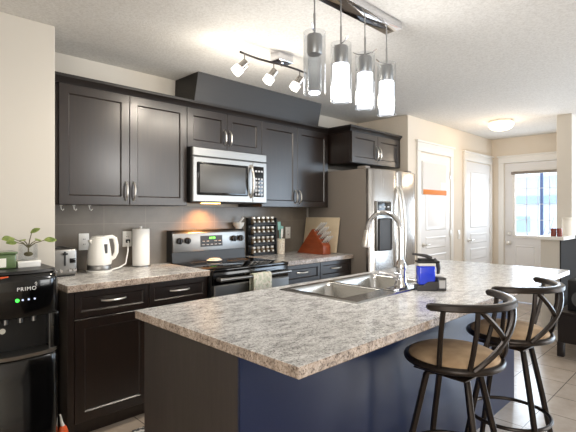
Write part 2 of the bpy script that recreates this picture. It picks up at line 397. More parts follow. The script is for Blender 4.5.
# outside
tag(B((7.2, -12, -.35), (40, 25, -.3)).build('ground', 'snow', smooth=0), 'snow covered ground outside the glazed door', 'ground', kind='structure')
hs = thing('house', 'pale snowy house seen through the outside door window', 'house', (19, 5.5, -.3))
B((19, -3, -.3), (25, 14, 2.7)).build('house_wall', 'siding', hs, 0)
MB().prism([(18.3, 2.7), (22, 4.6), (25.7, 2.7)], 'y', -3.5, 14.5).build('roof', 'snow', hs, 0)
B((18.9, -3, 1.65), (19, 14, 1.95)).build('siding_band', 'blue_window', hs, 0, label='blue-grey band along the siding')
for a in (5.6, 8.4): B((18.93, a, .55), (19.02, a+1.0, 1.15)).build('house_window', 'blue_window', hs, 0, label='dark blue house window')
tag(MB().box((9.3, 2.52, -.3), (9.37, 2.565, 3.2), .01).build('porch_post', 'blue_post'), 'slim blue-grey porch post outside the door window', 'post')
for k, (py, pz, ln) in enumerate(((3.2, .55, .9), (2.3, .5, .8))):
    t = MB()
    for j in range(7):
        a = random.uniform(-.9, .9); t.tube([(11+k*1.4, py, -.3), (11+k*1.4+random.uniform(-.1, .1), py+a*.35, pz*.5), (11+k*1.4, py+a*ln, pz+random.uniform(.1, .7))], [.02, .012, .004], 5)
    tag(t.build('bare_shrub', 'branch'), ('leafless snowy shrub beyond the left panes of the outside door', 'leafless snowy shrub beyond the right panes of the outside door')[k], 'shrub', 'bare shrubs outside')

# ------------------------------------------------------------------ cabinets
X0, IN = .9101, .0254
def pull(x, z, yf, L, vertical, thick=.0052):
    mb = MB(); n = 12; pts = []
    for i in range(n+1):
        t = -1+2*i/n; o = .030*(1-abs(t)**3)-.002
        pts.append((x, yf-o, z+t*L/2) if vertical else (x+t*L/2, yf-o, z))
    mb.tube(pts, [thick*(1.35-.35*abs(-1+2*i/n)) for i in range(n+1)], 8)
    return mb
SH = [(0, 0), (0, .018), (.002, .020), (.056, .020), (.061, .013), (.064, .011)]
SHD = [(0, 0), (0, .018), (.002, .020), (.034, .020), (.039, .014), (.042, .012)]
YD = 2.9417  # door front plane of the wall cabinets
def wall_cab(label, x0, x1, z0, z1, yf, splits, hz, hl):
    r = thing('wall_cabinet', label, 'cabinet', ((x0+x1)/2, (yf+WY)/2, z0), 'wall cabinets')
    B((x0, yf+.021, z0), (x1, WY-.001, z1), .001).build('cabinet_body', 'espresso', r)
    for i, (a, b) in enumerate(splits):
        d = MB().rings(a+.0015, b-.0015, z0+.002, z1-.002, yf+.02, SH).build('cabinet_door', 'espresso', r, 25)
        hx = b-.028 if i == 0 else a+.028
        pull(hx, hz, yf, hl, True).build('handle', 'nickel', d, label='arched satin nickel handle')
    return r
xs = [X0+k*IN for k in (0, 18, 36, 51, 66, 84, 102)]
zb, zt = 1.378, 2.142
wall_cab('tall two-door dark wall cabinet at the left, above the kettle', xs[0]-.03, xs[2], zb, zt, YD, [(xs[0], xs[1]), (xs[1], xs[2])], 1.475, .13)
wall_cab('short two-door dark wall cabinet above the microwave', xs[2]+.001, xs[4]-.001, 1.834, zt, YD, [(xs[2], xs[3]), (xs[3], xs[4])], 1.94, .13)
wall_cab('tall two-door dark wall cabinet between the microwave and the fridge', xs[4], xs[6]+.02, zb, zt, YD, [(xs[4], xs[5]), (xs[5], xs[6])], 1.475, .13)
wall_cab('deep two-door dark cabinet above the fridge', 3.525, 4.44, 1.83, zt, 2.656, [(3.53, 3.985), (3.985, 4.435)], 1.95, .15)
cr = MB()
CP = [(0, 0), (.012, 0), (.018, .012), (.036, .030), (.044, .036), (.044, .054), (0, .054)]
def crown(path):
    # path: list of (x, y, out) mitred points; profile (out, up)
    loops = []
    for o_, u in CP: pass
    L = []
    for px, py, dx, dy in path: L.append([(px+dx*o_, py+dy*o_, zt+u) for o_, u in CP])
    cr.loft(L)
crown([(.856, YD+.022, 0, -1), (3.525, YD+.022, -1, -1), (3.525, 2.678, -1, -1), (4.44, 2.678, 0, -1)])
cr.box((.856, YD+.022, zt), (3.525, WY, zt+.04)); cr.box((3.525, 2.678, zt), (4.44, WY, zt+.04))
struct('trim_crown', cr, 'espresso_dark', 'dark crown moulding along the tops of the wall cabinets', 'moulding', smooth=25)  # same wood as the cabinets; its shade is put into a darker colour
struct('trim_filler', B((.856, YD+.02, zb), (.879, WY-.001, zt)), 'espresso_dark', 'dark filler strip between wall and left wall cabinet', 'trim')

def base_cab(label, x0, x1, yf=2.66, drawer=True):
    r = thing('base_cabinet', label, 'cabinet', ((x0+x1)/2, (yf+WY)/2, 0), 'base cabinets')
    b = MB().box((x0, yf+.021, .1), (x1, WY-.001, .873), .001).box((x0+.001, yf+.075, 0), (x1-.001, WY-.001, .1))
    b.build('cabinet_body', 'espresso', r)
    d = MB().rings(x0+.002, x1-.002, .104, .706, yf+.02, SH).build('cabinet_door', 'espresso', r, 25)
    d = MB().rings(x0+.002, x1-.002, .714, .868, yf+.02, SHD).build('drawer', 'espresso', r, 25)
    pull((x0+x1)/2, .80, yf, .15, False).build('handle', 'nickel', d, label='arched satin nickel handle')
    return r
base_cab('dark base cabinet with drawer beside the water cooler, below the kettle', .905, X0+18*IN)
base_cab('dark base cabinet with drawer just left of the stove', X0+18*IN+.001, X0+36*IN-.004)
base_cab('dark base cabinet with drawer just right of the stove, below the spice rack', X0+66*IN+.008, 3.055)
base_cab('dark base cabinet with drawer next to the fridge, below the knife block', 3.056, 3.522)
struct('trim_base', B((.868, 2.66, .0), (.904, WY-.001, .873), .001), 'espresso', 'dark end strip of the base cabinets beside the cooler', 'trim')

def worktop(label, x0, x1):
    mb = B((x0, 2.63, .873), (x1, WY-.009, .914))
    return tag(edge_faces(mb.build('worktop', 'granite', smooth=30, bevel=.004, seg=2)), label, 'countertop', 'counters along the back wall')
worktop('speckled beige worktop left of the stove, under kettle and toaster', .858, X0+36*IN-.002)
worktop('speckled beige worktop between stove and fridge, under the knife block', X0+66*IN+.006, 3.526)

# ------------------------------------------------------------------ fridge
F = thing('fridge', 'stainless side-by-side fridge with grey side panel', 'fridge', (3.975, 2.85, 0))
B((3.532, 2.495, .03), (4.42, 3.25, 1.755), .008).build('fridge_body', 'fridge_side', F)
def fr_door(x0, x1, name):
    n = 10; lp = []
    for z, s in ((.08, .006), (.09, 0), (1.745, 0), (1.755, .006)):
        l = [(x0+s, 2.49, z), ]
        for i in range(n+1):
            t = i/n; xx = x0+s+(x1-x0-2*s)*t; g = (xx-3.975)/.445
            e = min(t, 1-t)*(x1-x0); l.append((xx, 2.415+.03*g*g+s+(.02*(1-min(1, e/.02))), z))
        l.append((x1-s, 2.49, z)); lp.append(l)
    return MB().loft(lp).build(name, 'fridge_steel', F, 35)
dl = fr_door(3.536, 3.992, 'fridge_door'); dr = fr_door(3.998, 4.416, 'fridge_door')
for d, hx in ((dl, 3.965), (dr, 4.03)):
    pts = [(hx, 2.42-.065*math.sin(PI*i/16)**.6 if 0 < i < 16 else 2.425, .62+.98*i/16) for i in range(17)]
    MB().tube(pts, .0125, 10).build('handle', 'nickel', d, label='long bowed steel handle')
dd = B((3.60, 2.410, .95), (3.85, 2.44, 1.44), .006).build('dispenser_panel', 'steel', dl, label='water and ice dispenser')
B((3.615, 2.402, 1.30), (3.845, 2.412, 1.43), .003).build('dispenser_screen', 'dark_window', dl)
kk = MB()
for i in range(3):
    for j in range(2): MB().box((3.63+.07*i, 2.400, 1.325+.05*j), (3.665+.07*i, 2.403, 1.34+.05*j)).build('button', 'grey_mark', dl)
B((3.62, 2.401, .95), (3.84, 2.41, 1.27), .02, 3).build('dispenser_recess', 'rubber', dl, label='dark grey recess')
B((3.54, 2.50, 1.755), (3.62, 2.60, 1.785), .006).build('hinge_cover', 'fridge_side', F)
B((4.33, 2.50, 1.755), (4.41, 2.60, 1.785), .006).build('hinge_cover', 'fridge_side', F)

# ------------------------------------------------------------------ stove
sx0, sx1 = X0+36*IN+.004, X0+66*IN-.001
R = thing('stove', 'stainless and black freestanding electric stove', 'stove', ((sx0+sx1)/2, 2.93, 0))
B((sx0, 2.625, .05), (sx1, 3.25, .895), .003).build('stove_body', 'black', R)
B((sx0-.001, 2.60, .893), (sx1+.001, 3.20, .917), .006).build('cooktop', 'black_glass', R, label='black glass cooktop')
bs = MB().prism([(3.262, .917), (3.17, .917), (3.18, .99), (3.19, 1.165), (3.205, 1.178), (3.262, 1.178)], 'x', sx0+.003, sx1-.003)
bs.build('backguard', 'black', R, 30)
pf = MB().prism([(3.193, 1.0), (3.166, 1.0), (3.175, 1.155), (3.183, 1.163), (3.193, 1.163)], 'x', sx0+.006, sx1-.004, .003)
pn = pf.build('control_panel', 'steel', R, 30, label='brushed steel control panel')
cxm = (sx0+sx1)/2
dp = MB().prism([(3.18, 1.035), (3.164, 1.035), (3.170, 1.128), (3.18, 1.128)], 'x', cxm-.11, cxm+.115).build('clock_display', 'black', R, label='black display with green digits')
g = MB()
for i, (a, b) in enumerate(((-.022, -.012), (-.007, .003), (.011, .021), (.026, .036))): g.box((cxm+a, 3.163, 1.10), (cxm+b, 3.170, 1.116))
g.build('digits', 'green_display', dp)
g = MB()
for i in range(5):
    for j in range(2):
        if i in (2,) and j: continue
        g = MB().box((cxm-.095+.042*i, 3.161, 1.05+.028*j), (cxm-.072+.042*i, 3.170, 1.056+.028*j))
        g.build('button', 'grey_mark', dp)
for dx in (-.3145, -.24, .2415, .318):
    k = MB().cyl((cxm+dx, 3.172, 1.095), (cxm+dx, 3.146, 1.093), .026, 20, .004).box((cxm+dx-.005, 3.138, 1.07), (cxm+dx+.005, 3.15, 1.116), .002)
    k.build('knob', 'black', R, label='black round knob')
od = MB().rings(sx0+.004, sx1-.004, .19, .80, 2.625, [(0, 0), (0, .028), (.006, .034), (.03, .034)]).build('oven_door', 'steel', R, 30)
B((sx0+.10, 2.586, .30), (sx1-.10, 2.60, .70), .006).build('oven_window', 'dark_window', od, label='dark oven window')
B((sx0+.002, 2.605, .80), (sx1-.002, 2.64, .893), .004).build('front_strip', 'black_gloss', R)
hp = [(sx0+.03, 2.59, .845)]+[(sx0+.03+(sx1-sx0-.06)*i/14, 2.552-.008*math.sin(PI*i/14), .845) for i in range(15)]+[(sx1-.03, 2.59, .845)]
MB().tube(hp, .0135, 10).build('handle', 'steel', od, label='long steel oven handle')
B((sx0+.004, 2.60, .06), (sx1-.004, 2.63, .18), .005).build('storage_drawer', 'steel', R)
for cx_, cy_, rr in ((-.19, 2.75, .10), (.19, 2.75, .085), (-.19, 3.03, .085), (.19, 3.03, .10)): MB().tube(arc((cxm+cx_, cy_, .9172), rr, 0, 2*PI, 40)[:-1], .0012, 4, closed=True).build('burner_ring', 'rubber', R)
# things on the stove
t = MB(); t.ball((2.147, 3.04, .93), .07, .055, .012); t.ball((2.147, 3.04, .942), .05, .04, .006)
tag(t.build('spoon_rest', 'white_plastic'), 'small white oval spoon rest on the black cooktop', 'spoon rest')
t = MB(); x0t, x1t = 2.14, 2.325
pr = [(2.5765, .63), (2.5765, .84), (2.568, .8635), (2.549, .868), (2.531, .862), (2.524, .845), (2.521, .55)]
L = []
for (yy, zz) in pr: L.append([(x0t+(x1t-x0t)*i/10, yy+.003*math.sin(i*1.3)*(1 if zz < .8 else .2), zz) for i in range(11)])
for a in range(len(L)-1):
    va = [t.bm.verts.new(q) for q in L[a]] if a == 0 else vb
    vb = [t.bm.verts.new(q) for q in L[a+1]]
    for i in range(10): t.bm.faces.new((va[i], va[i+1], vb[i+1], vb[i]))
o = t.build('dish_towel', 'towel'); so = o.modifiers.new('thick', 'SOLIDIFY'); so.thickness = .003
tag(o, 'pale floral dish towel hung over the oven handle', 'towel')
t = thing('mortar', 'white mortar bowl standing on the right end of the stove back panel', 'mortar', (2.545, 3.22, 1.178))
MB().lathe([(.028, 1.178), (.032, 1.19), (.048, 1.205), (.056, 1.235), (.05, 1.235), (.042, 1.208), (.02, 1.198)], (2.545, 3.22, 0), 24).build('bowl', 'white_plastic', t)
tag(MB().tube([(2.54, 3.22, 1.208), (2.56, 3.215, 1.24), (2.59, 3.205, 1.282)], [.014, .008, .011], 10).build('pestle', 'white_plastic'), 'white pestle leaning in the mortar bowl', 'pestle')

# ------------------------------------------------------------------ microwave
mx0, mx1, my, mz0, mz1 = sx0+.002, sx1-.002, 2.872, 1.405, 1.832
V = thing('microwave', 'stainless over-the-range microwave above the stove', 'microwave', (2.2, 3.07, mz0))
B((mx0, my+.03, mz0), (mx1, WY-.002, mz1), .003).build('microwave_body', 'black', V)
MB().rings(mx0, mx1, 1.762, mz1, my+.03, [(0, 0), (0, .024), (.006, .03)]).build('vent_panel', 'steel', V, 30)
md = MB().rings(mx0, mx1-.16, mz0+.004, 1.758, my+.03, [(0, 0), (0, .026), (.006, .032), (.02, .032)]).build('microwave_door', 'steel', V, 30)
B((mx0+.035, my-.008, 1.462), (mx1-.215, my+.005, 1.718), .01, 3).build('door_glass', 'black_glass', md, label='black glass around the door window')
B((mx0+.057, my-.0105, 1.482), (mx1-.245, my-.004, 1.70), .004).build('door_window', 'mesh_window', md, label='grey mesh window')
MB().tube([(mx1-.182, my-.005-.036*math.sin(PI*i/14)**.7 if 0 < i < 14 else my, 1.455+.27*i/14) for i in range(15)], .011, 10).build('handle', 'nickel', md, label='bowed steel handle')
cp = MB().rings(mx1-.158, mx1, mz0+.004, 1.758, my+.03, [(0, 0), (0, .026), (.005, .031)]).build('control_panel', 'steel', V, 30)
B((mx1-.15, my-.007, 1.46), (mx1-.04, my+.002, 1.722), .003).build('keypad_glass', 'black_glass', cp, label='black keypad')
g = MB()
for i in range(3):
    for j in range(7):
        if j == 5: continue
        g = MB().box((mx1-.14+.033*i, my-.0085, 1.475+.033*j), (mx1-.118+.033*i, my-.006, 1.490+.033*j), 0)
        g.build('key', 'grey_mark', cp)
B((1.98, 2.93, 1.398), (2.13, 2.99, 1.406), .002).build('lamp_lens', 'lamp_hood', V, label='glowing warm hood lamp')
l = bpy.data.lights.new('hood_lamp', 'SPOT'); l.energy = 17; l.color = (1, .43, .12); l.spot_size = 2.2; l.spot_blend = .8; l.shadow_soft_size = .03
lo = bpy.data.objects.new('hood_lamp', l); C.objects.link(lo); lo.location = (2.16, 3.12, 1.385); lo.rotation_euler = (.35, 0, 0)

# ------------------------------------------------------------------ kitchen island
ix0, ix1, iy0, iy1 = .852, 3.67, .818, 1.785
I = thing('kitchen_island', 'dark kitchen island base with front panel tinted for blue daylight behind the stools', 'kitchen island', (2.1, 1.42, 0))
B((.87, 1.105, 0), (.89, 1.735, .8785), .001).build('side_panel', 'island_side', I)
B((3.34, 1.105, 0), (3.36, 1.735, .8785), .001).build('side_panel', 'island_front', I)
B((.87, 1.092, 0), (3.36, 1.105, .8785), .001).build('back_panel', 'island_front', I, label='dark panel tinted for blue daylight behind the stools')
B((.89, 1.70, .1), (3.34, 1.715, .8785)).build('face_frame', 'espresso', I)
B((.89, 1.64, 0), (3.34, 1.66, .1)).build('plinth', 'espresso_dark', I)
for k in range(5):
    a = .895+k*.489
    # fronts facing the stove
    lp = [[(a+i+.002, 1.715+w, .11+i), (a+i+.002, 1.715+w, .865-i), (a+.487-i, 1.715+w, .865-i), (a+.487-i, 1.715+w, .11+i)] for i, w in SH]
    MB().loft(lp).build('cabinet_door', 'espresso', I, 25)
# island worktop with the sink cut-out
hx0, hx1, hy0, hy1 = 1.65, 2.45, 1.215, 1.685
t = MB(); gx, gy = [ix0, hx0, hx1, ix1], [iy0, hy0, hy1, iy1]; z0_, z1_ = .8785, .914
vt = {(i, j, k): t.bm.verts.new((gx[i], gy[j], z)) for i in range(4) for j in range(4) for k, z in enumerate((z0_, z1_))}
for i in range(3):
    for j in range(3):
        if (i, j) == (1, 1): continue
        for k in (0, 1): t.bm.faces.new([vt[i, j, k], vt[i+1, j, k], vt[i+1, j+1, k], vt[i, j+1, k]])
def side(p, q): t.bm.faces.new([vt[p+(0,)], vt[q+(0,)], vt[q+(1,)], vt[p+(1,)]])
for i in range(3): side((i, 0), (i+1, 0)); side((i, 3), (i+1, 3)); side((0, i), (0, i+1)); side((3, i), (3, i+1))
side((1, 1), (2, 1)); side((1, 2), (2, 2)); side((1, 1), (1, 2)); side((2, 1), (2, 2))
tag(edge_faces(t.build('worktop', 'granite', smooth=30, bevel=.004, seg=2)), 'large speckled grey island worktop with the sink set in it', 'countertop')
# sink
K = thing('sink', 'stainless double-bowl sink set in the island worktop', 'sink', (2.05, 1.45, .914))
bw = [(1.665, 1.985), (2.02, 2.435)]; by0, by1 = 1.305, 1.665
t = MB(); gx = [1.63, bw[0][0], bw[0][1], bw[1][0], bw[1][1], 2.47]; gy = [1.20, by0, by1, 1.70]
vv = {(i, j): t.bm.verts.new((gx[i], gy[j], .9205)) for i in range(6) for j in range(4)}
for i in range(5):
    for j in range(3):
        if j == 1 and i in (1, 3): continue
        t.bm.faces.new([vv[i, j], vv[i+1, j], vv[i+1, j+1], vv[i, j+1]])
per = [(i, 0) for i in range(6)]+[(5, j) for j in range(1, 4)]+[(i, 3) for i in range(4, -1, -1)]+[(0, j) for j in (2, 1)]
lo_ = {}
for i, j in per:
    q = vv[i, j].co; dx = -.006 if i == 0 else .006 if i == 5 else 0; dy = -.006 if j == 0 else .006 if j == 3 else 0
    lo_[i, j] = t.bm.verts.new((q.x+dx, q.y+dy, .9145))
for k in range(len(per)):
    p, q = per[k], per[(k+1) % len(per)]; t.bm.faces.new([vv[p], vv[q], lo_[q], lo_[p]])
t.build('sink_rim', 'sink_steel', K, 30)
for a, b in bw:
    def rr(i, z, rad):
        out = []
        for cx_, cy_, a0 in ((b-i-rad, by1-i-rad, 0), (a+i+rad, by1-i-rad, PI/2), (a+i+rad, by0+i+rad, PI), (b-i-rad, by0+i+rad, 1.5*PI)):
            out += [(cx_+rad*math.cos(a0+PI/2*k/5), cy_+rad*math.sin(a0+PI/2*k/5), z) for k in range(6)]
        return out
    bo = MB().loft([rr(0, .9205, .0006), rr(.004, .913, .03), rr(.008, .90, .045), rr(.02, .77, .05), rr(.05, .745, .06), rr(.09, .742, .05)], cap0=False).build('bowl', 'sink_steel', K, 60)
    MB().lathe([(.045, .7425), (.045, .746), (.03, .7445), (.01, .744)], ((a+b)/2, (by0+by1)/2, 0), 24).build('drain', 'chrome', bo)
# faucet
T = thing('faucet', 'tall chrome gooseneck pull-down faucet at the sink', 'faucet', (2.115, 1.262, .9205))
B((1.99, 1.228, .9205), (2.24, 1.296, .928), .003).build('base_plate', 'chrome', T)
MB().lathe([(.036, .928), (.036, .94), (.029, .955), (.026, 1.01), (.030, 1.02), (.027, 1.05), (.0165, 1.075)], (2.115, 1.262, 0), 24).build('faucet_body', 'chrome', T)
cy_, cz_, r_ = 1.372, 1.222, .108
pts = [(2.115, 1.262, 1.06), (2.115, 1.262, 1.14)]+[(2.115, cy_-r_*math.cos(a*PI/180), cz_+r_*math.sin(a*PI/180)) for a in range(0, 176, 12)]
e = pts[-1]; pts += [(2.115, e[1]+.005, e[2]-.03)]
MB().tube(pts, .0125, 14).build('neck', 'chrome', T)
MB().tube([(2.115, e[1]+.004, e[2]-.02), (2.115, e[1]+.010, e[2]-.06), (2.115, e[1]+.016, e[2]-.10), (2.115, e[1]+.018, e[2]-.115)], [.0165, .018, .024, .022], 16).build('spray_head', 'nickel', T)
h = MB().cyl((2.085, 1.26, .985), (2.05, 1.255, .99), .02, 18, .003).tube([(2.05, 1.255, .99), (2.02, 1.285, 1.005), (1.99, 1.32, 1.012)], [.011, .009, .007], 10)
h.build('lever', 'chrome', T)
# soap and sponge dispenser
def rot(cx_, cy_, a): return Matrix.Translation((cx_, cy_, 0)) @ Matrix.Rotation(a, 4, 'Z')
D = thing('soap_dispenser', 'pump dispenser with bright blue soap and grey sponge tray beside the faucet', 'soap dispenser', (2.19, 1.135, .914))
X = rot(2.19, 1.135, -math.radians(44.7)) @ Matrix.Diagonal((.88, .88, 1, 1))
t = MB(); prof = [(-.085, .9145), (.05, .9145), (.05, .966), (-.02, .962), (-.045, .945), (-.085, .94)]
A_ = [t.bm.verts.new(X @ Vector((u, -.04, v))) for u, v in prof]; B_ = [t.bm.verts.new(X @ Vector((u, .04, v))) for u, v in prof]
n = len(prof); t.bm.faces.new(A_); t.bm.faces.new(B_[::-1])
for i in range(n): t.bm.faces.new((A_[i], B_[i], B_[(i+1) % n], A_[(i+1) % n]))
t.build('tray', 'grey_plastic', D, 30, bevel=.003)
MB().box((.036, -.048, .9145), (.088, .042, .985), .006, 2, X).build('sponge_box', 'grey_plastic', D)
MB().box((.043, -.0495, .93), (.08, -.047, .972), .001, 1, X).build('sponge_window', 'grey_mark', D)
MB().box((-.075, -.033, .945), (.028, .036, 1.045), .010, 3, X).build('soap_bottle', 'blue_liquid', D, label='bright blue soap')
MB().box((-.076, -.034, 1.045), (.029, .037, 1.06), .004, 2, X).build('bottle_collar', 'white_plastic', D)
MB().box((-.078, -.036, 1.06), (.052, .038, 1.072), .004, 2, X).box((-.065, -.03, 1.072), (.02, .03, 1.083), .003, 2, X).build('pump_top', 'black', D)
MB().tube([X @ Vector(q) for q in ((.01, 0, 1.083), (-.02, 0, 1.096), (-.06, 0, 1.103), (-.105, 0, 1.108))], [.012, .010, .007, .006], 10).build('pump_arm', 'grey_plastic', D)
MB().tube([X @ Vector(q) for q in ((.025, 0, 1.075), (.05, 0, 1.055), (.056, 0, 1.03), (.052, 0, 1.0))], [.014, .013, .011, .008], 10).build('spout', 'grey_plastic', D)

# ------------------------------------------------------------------ bar stools
def make_stool(label, loc):
    st = thing('bar_stool', label, 'bar stool', (0, 0, 0), 'bar stools at the island')
    SZ, RR = .705, .2055
    MB().tube(arc((0, 0, SZ), RR-.012, 0, 2*PI, 48)[:-1], .0145, 10, closed=True).build('seat_ring', 'bronze', st)
    MB().lathe([(.14, SZ-.02), (.188, SZ-.01), (.190, SZ+.004), (.182, SZ+.022), (.150, SZ+.036), (.09, SZ+.044), (.02, SZ+.046)], (0, 0, 0), 44).build('seat_cushion', 'suede', st, 60, label='tan microfibre cushion')
    MB().cyl((0, 0, SZ-.045), (0, 0, SZ-.018), .12, 28, .004).box((-.12, -.12, SZ-.05), (.12, .12, SZ-.044), .002).build('swivel_plate', 'bronze', st)
    for k in range(4):
        a = math.radians(56+90*k); d = Vector((math.cos(a), math.sin(a), 0))
        p = [d*.04+Vector((0, 0, SZ-.058)), d*.112+Vector((0, 0, SZ-.058)), d*.120+Vector((0, 0, SZ-.068)), d*.184+Vector((0, 0, .38)), d*.27+Vector((0, 0, .0))]
        m = MB(); side_ = Vector((-d.y, d.x, 0))
        lp = []
        for i, q in enumerate(p):
            tt = (p[min(i+1, 4)]-p[max(i-1, 0)]).normalized(); nn = side_.cross(tt).normalized()
            lp.append([q+side_*.0115*u+nn*.0115*v for u, v in ((1, .7), (.7, 1), (-.7, 1), (-1, .7), (-1, -.7), (-.7, -1), (.7, -1), (1, -.7))])
        for v in range(len(lp[-1])): lp[-1][v].z = 0
        m.loft(lp).build('leg', 'bronze', st)
    MB().tube(arc((0, 0, .285), .192, 0, 2*PI, 48)[:-1], .0095, 8, closed=True).build('foot_ring', 'bronze', st)
    # back: a horseshoe rail open towards the island, four posts and a curved cross
    RZ = .962
    def rail(a): # a measured from the back middle (-Y)
        r = .203+.046*max(0, (abs(a)-45)/47)**1.4 if abs(a) > 45 else .203
        w = math.radians(-90+a); return Vector((r*math.cos(w), r*math.sin(w)-.03, RZ))
    RP = [rail(a) for a in range(-87, 88, 6)]
    m = MB().bar(RP, .036, .029); m.ball(RP[0], .018, .018, .0145); m.ball(RP[-1], .018, .018, .0145)
    m.build('back_rail', 'bronze', st)
    def ringp(a, r=.194, z=SZ+.008):
        w = math.radians(-90+a); return Vector((r*math.cos(w), r*math.sin(w), z))
    for a in (-76, -42, 42, 76):
        p0, p1 = ringp(a), rail(a)-Vector((0, 0, .008)); mid = (p0+p1)/2; out = Vector((mid.x, mid.y, 0)).normalized()
        MB().tube([p0, p0.lerp(p1, .3)+out*.008, p0.lerp(p1, .65)+out*.012, p1], .0105, 8).build('back_post', 'bronze', st)
    for s in (-1, 1):
        pts = []
        for i in range(13):
            u = i/12; a = s*(-38+76*u); r = .196+.007*u
            q = ringp(a, r+.006*math.sin(PI*u)+(.005 if s > 0 else -.005), SZ+.008+(RZ-.02-SZ)*u)-Vector((0, .03*u, 0)); pts.append(q)
        MB().tube(pts, .0115, 8).build('cross_brace', 'bronze', st)
    st.location = loc; return st
s1 = make_stool('nearest bar stool, tan seat and dark curved back, at the front of the island', (1.845, .846, 0))
s1.rotation_euler.z = -math.radians(5)
s2 = dup(s1); s2.location = (2.428, .815, 0); s2.rotation_euler.z = -math.radians(5); s2['label'] = 'farther bar stool, tan seat and dark curved back, by the island end'

# ------------------------------------------------------------------ lights
P_ = thing('pendant_light', 'chrome bar pendant with four glass cylinder lamps over the island', 'pendant light', (1.84, 1.4, CZ))
B((1.40, 1.343, CZ-.042), (2.262, 1.455, CZ), .002).build('canopy', 'chrome', P_, label='mirror chrome ceiling bar')
pz0, pz1, py = 1.892, 2.188, 1.40
for k, px in enumerate((1.566, 1.768, 1.977, 2.189)):
    cd = MB().cyl((px, py, 2.18), (px, py, CZ-.042), .0035, 8).cyl((px, py, 2.18), (px, py, 2.28), .0055, 8).build('cord', 'socket', P_)
    g = MB().lathe([(.0535, pz0), (.0535, pz1), (.0505, pz1), (.0505, pz0)], (px, py, 0), 40, cap=False)
    sh = MB().loft([[(px+r*math.cos(2*PI*j/40), py+r*math.sin(2*PI*j/40), z) for j in range(40)] for r, z in ((.0535, pz0), (.0535, pz1), (.0505, pz1), (.0505, pz0))], closed=True).build('glass_shade', 'glass', P_, 50, label='clear glass cylinder')
    MB().lathe([(.012, 2.180), (.034, 2.175), (.036, 2.170), (.036, 2.088), (.034, 2.083)], (px, py, 0), 28).build('socket', 'socket', sh, label='satin nickel lamp socket')
    a = math.radians(30+40*k); c_, s_ = math.cos(a)*.066, math.sin(a)*.066
    MB().tube([(px-c_, py-s_, 2.207), (px-c_*.6, py-s_*.6, 2.192), (px, py, 2.187), (px+c_*.6, py+s_*.6, 2.192), (px+c_, py+s_, 2.207)], .0032, 6).build('cross_pin', 'chrome', sh)
    if k:
        MB().lathe([(.0, 2.083), (.040, 2.083), (.042, 2.078), (.042, 1.905), (.038, 1.9), (0.0001, 1.9)], (px, py, 0), 32).build('diffuser', 'lamp_white', sh, 60, label='glowing white inner tube')
    else:
        MB().loft([[(px+r*math.cos(2*PI*j/32), py+r*math.sin(2*PI*j/32), z) for j in range(32)] for r, z in ((.033, 1.905), (.033, 2.083), (.030, 2.083), (.030, 1.905))], closed=True).build('diffuser', 'glass', sh, 50, label='unlit clear inner tube')
        MB().lathe([(.02, 1.893), (.027, 1.896), (.027, 1.903), (.02, 1.906)], (px, py, 0), 24).build('end_cap', 'lamp_white', sh)
for dx in (.22,):
    l = bpy.data.lights.new('pendant_glow', 'POINT'); l.energy = 20; l.color = (1, .97, .93); l.shadow_soft_size = .12
    lo = bpy.data.objects.new('pendant_glow', l); C.objects.link(lo); lo.location = (1.977, 1.4, 1.80)

K_ = thing('track_light', 'ceiling track light with wavy rail and three lit spots', 'track light', (2.13, 2.21, CZ))
B((2.06, 2.165, CZ-.06), (2.20, 2.255, CZ), .004).build('ceiling_plate', 'chrome', K_)
MB().cyl((2.13, 2.21, CZ-.082), (2.13, 2.21, CZ-.05), .012, 12).build('stem', 'chrome', K_)
MB().tube([(1.76+.62*i/24, 2.21+.014*math.sin(2*PI*i/24), CZ-.078) for i in range(25)], .0075, 10).build('rail', 'bronze', K_, label='dark wavy rail')
for k, (x_, tx, ty) in enumerate(((1.80, -.6, .5), (2.055, -.4, .3), (2.30, -.4, .3))):
    i = (x_-1.76)/.62; yy = 2.21+.014*math.sin(2*PI*i); zt_ = CZ-.078
    hd = MB().cyl((x_, yy, zt_-.06), (x_, yy, zt_), .004, 8)
    dv = Vector((tx, ty, -.72)).normalized(); c0 = Vector((x_, yy, zt_-.066))-dv*.02
    hd.cyl(c0, c0+dv*.055, .027, 20, .003); ob = hd.build('spot_head', 'spot_nickel', K_)
    c1 = c0+dv*.055; q = Vector((0, 0, 1)).rotation_difference(dv).to_matrix().to_4x4()
    MB().box((-.027, -.027, 0), (.027, .027, .055), .006, 2, Matrix.Translation(c1) @ q).build('glass_cube', 'lamp_spot', ob, label='glowing frosted glass cube')
    l = bpy.data.lights.new('spot_glow', 'SPOT'); l.energy = 16; l.color = (1, .88, .72); l.spot_size = 1.9; l.spot_blend = .9; l.shadow_soft_size = .03
    lo = bpy.data.objects.new('spot_glow', l); C.objects.link(lo); lo.location = c1+dv*.065; lo.rotation_euler = dv.to_track_quat('-Z', 'Y').to_euler()
    l = bpy.data.lights.new('cube_glow', 'POINT'); l.energy = 3.6; l.color = (1, .92, .80); l.shadow_soft_size = .05
    lo = bpy.data.objects.new('cube_glow', l); C.objects.link(lo); lo.location = c1+dv*.11

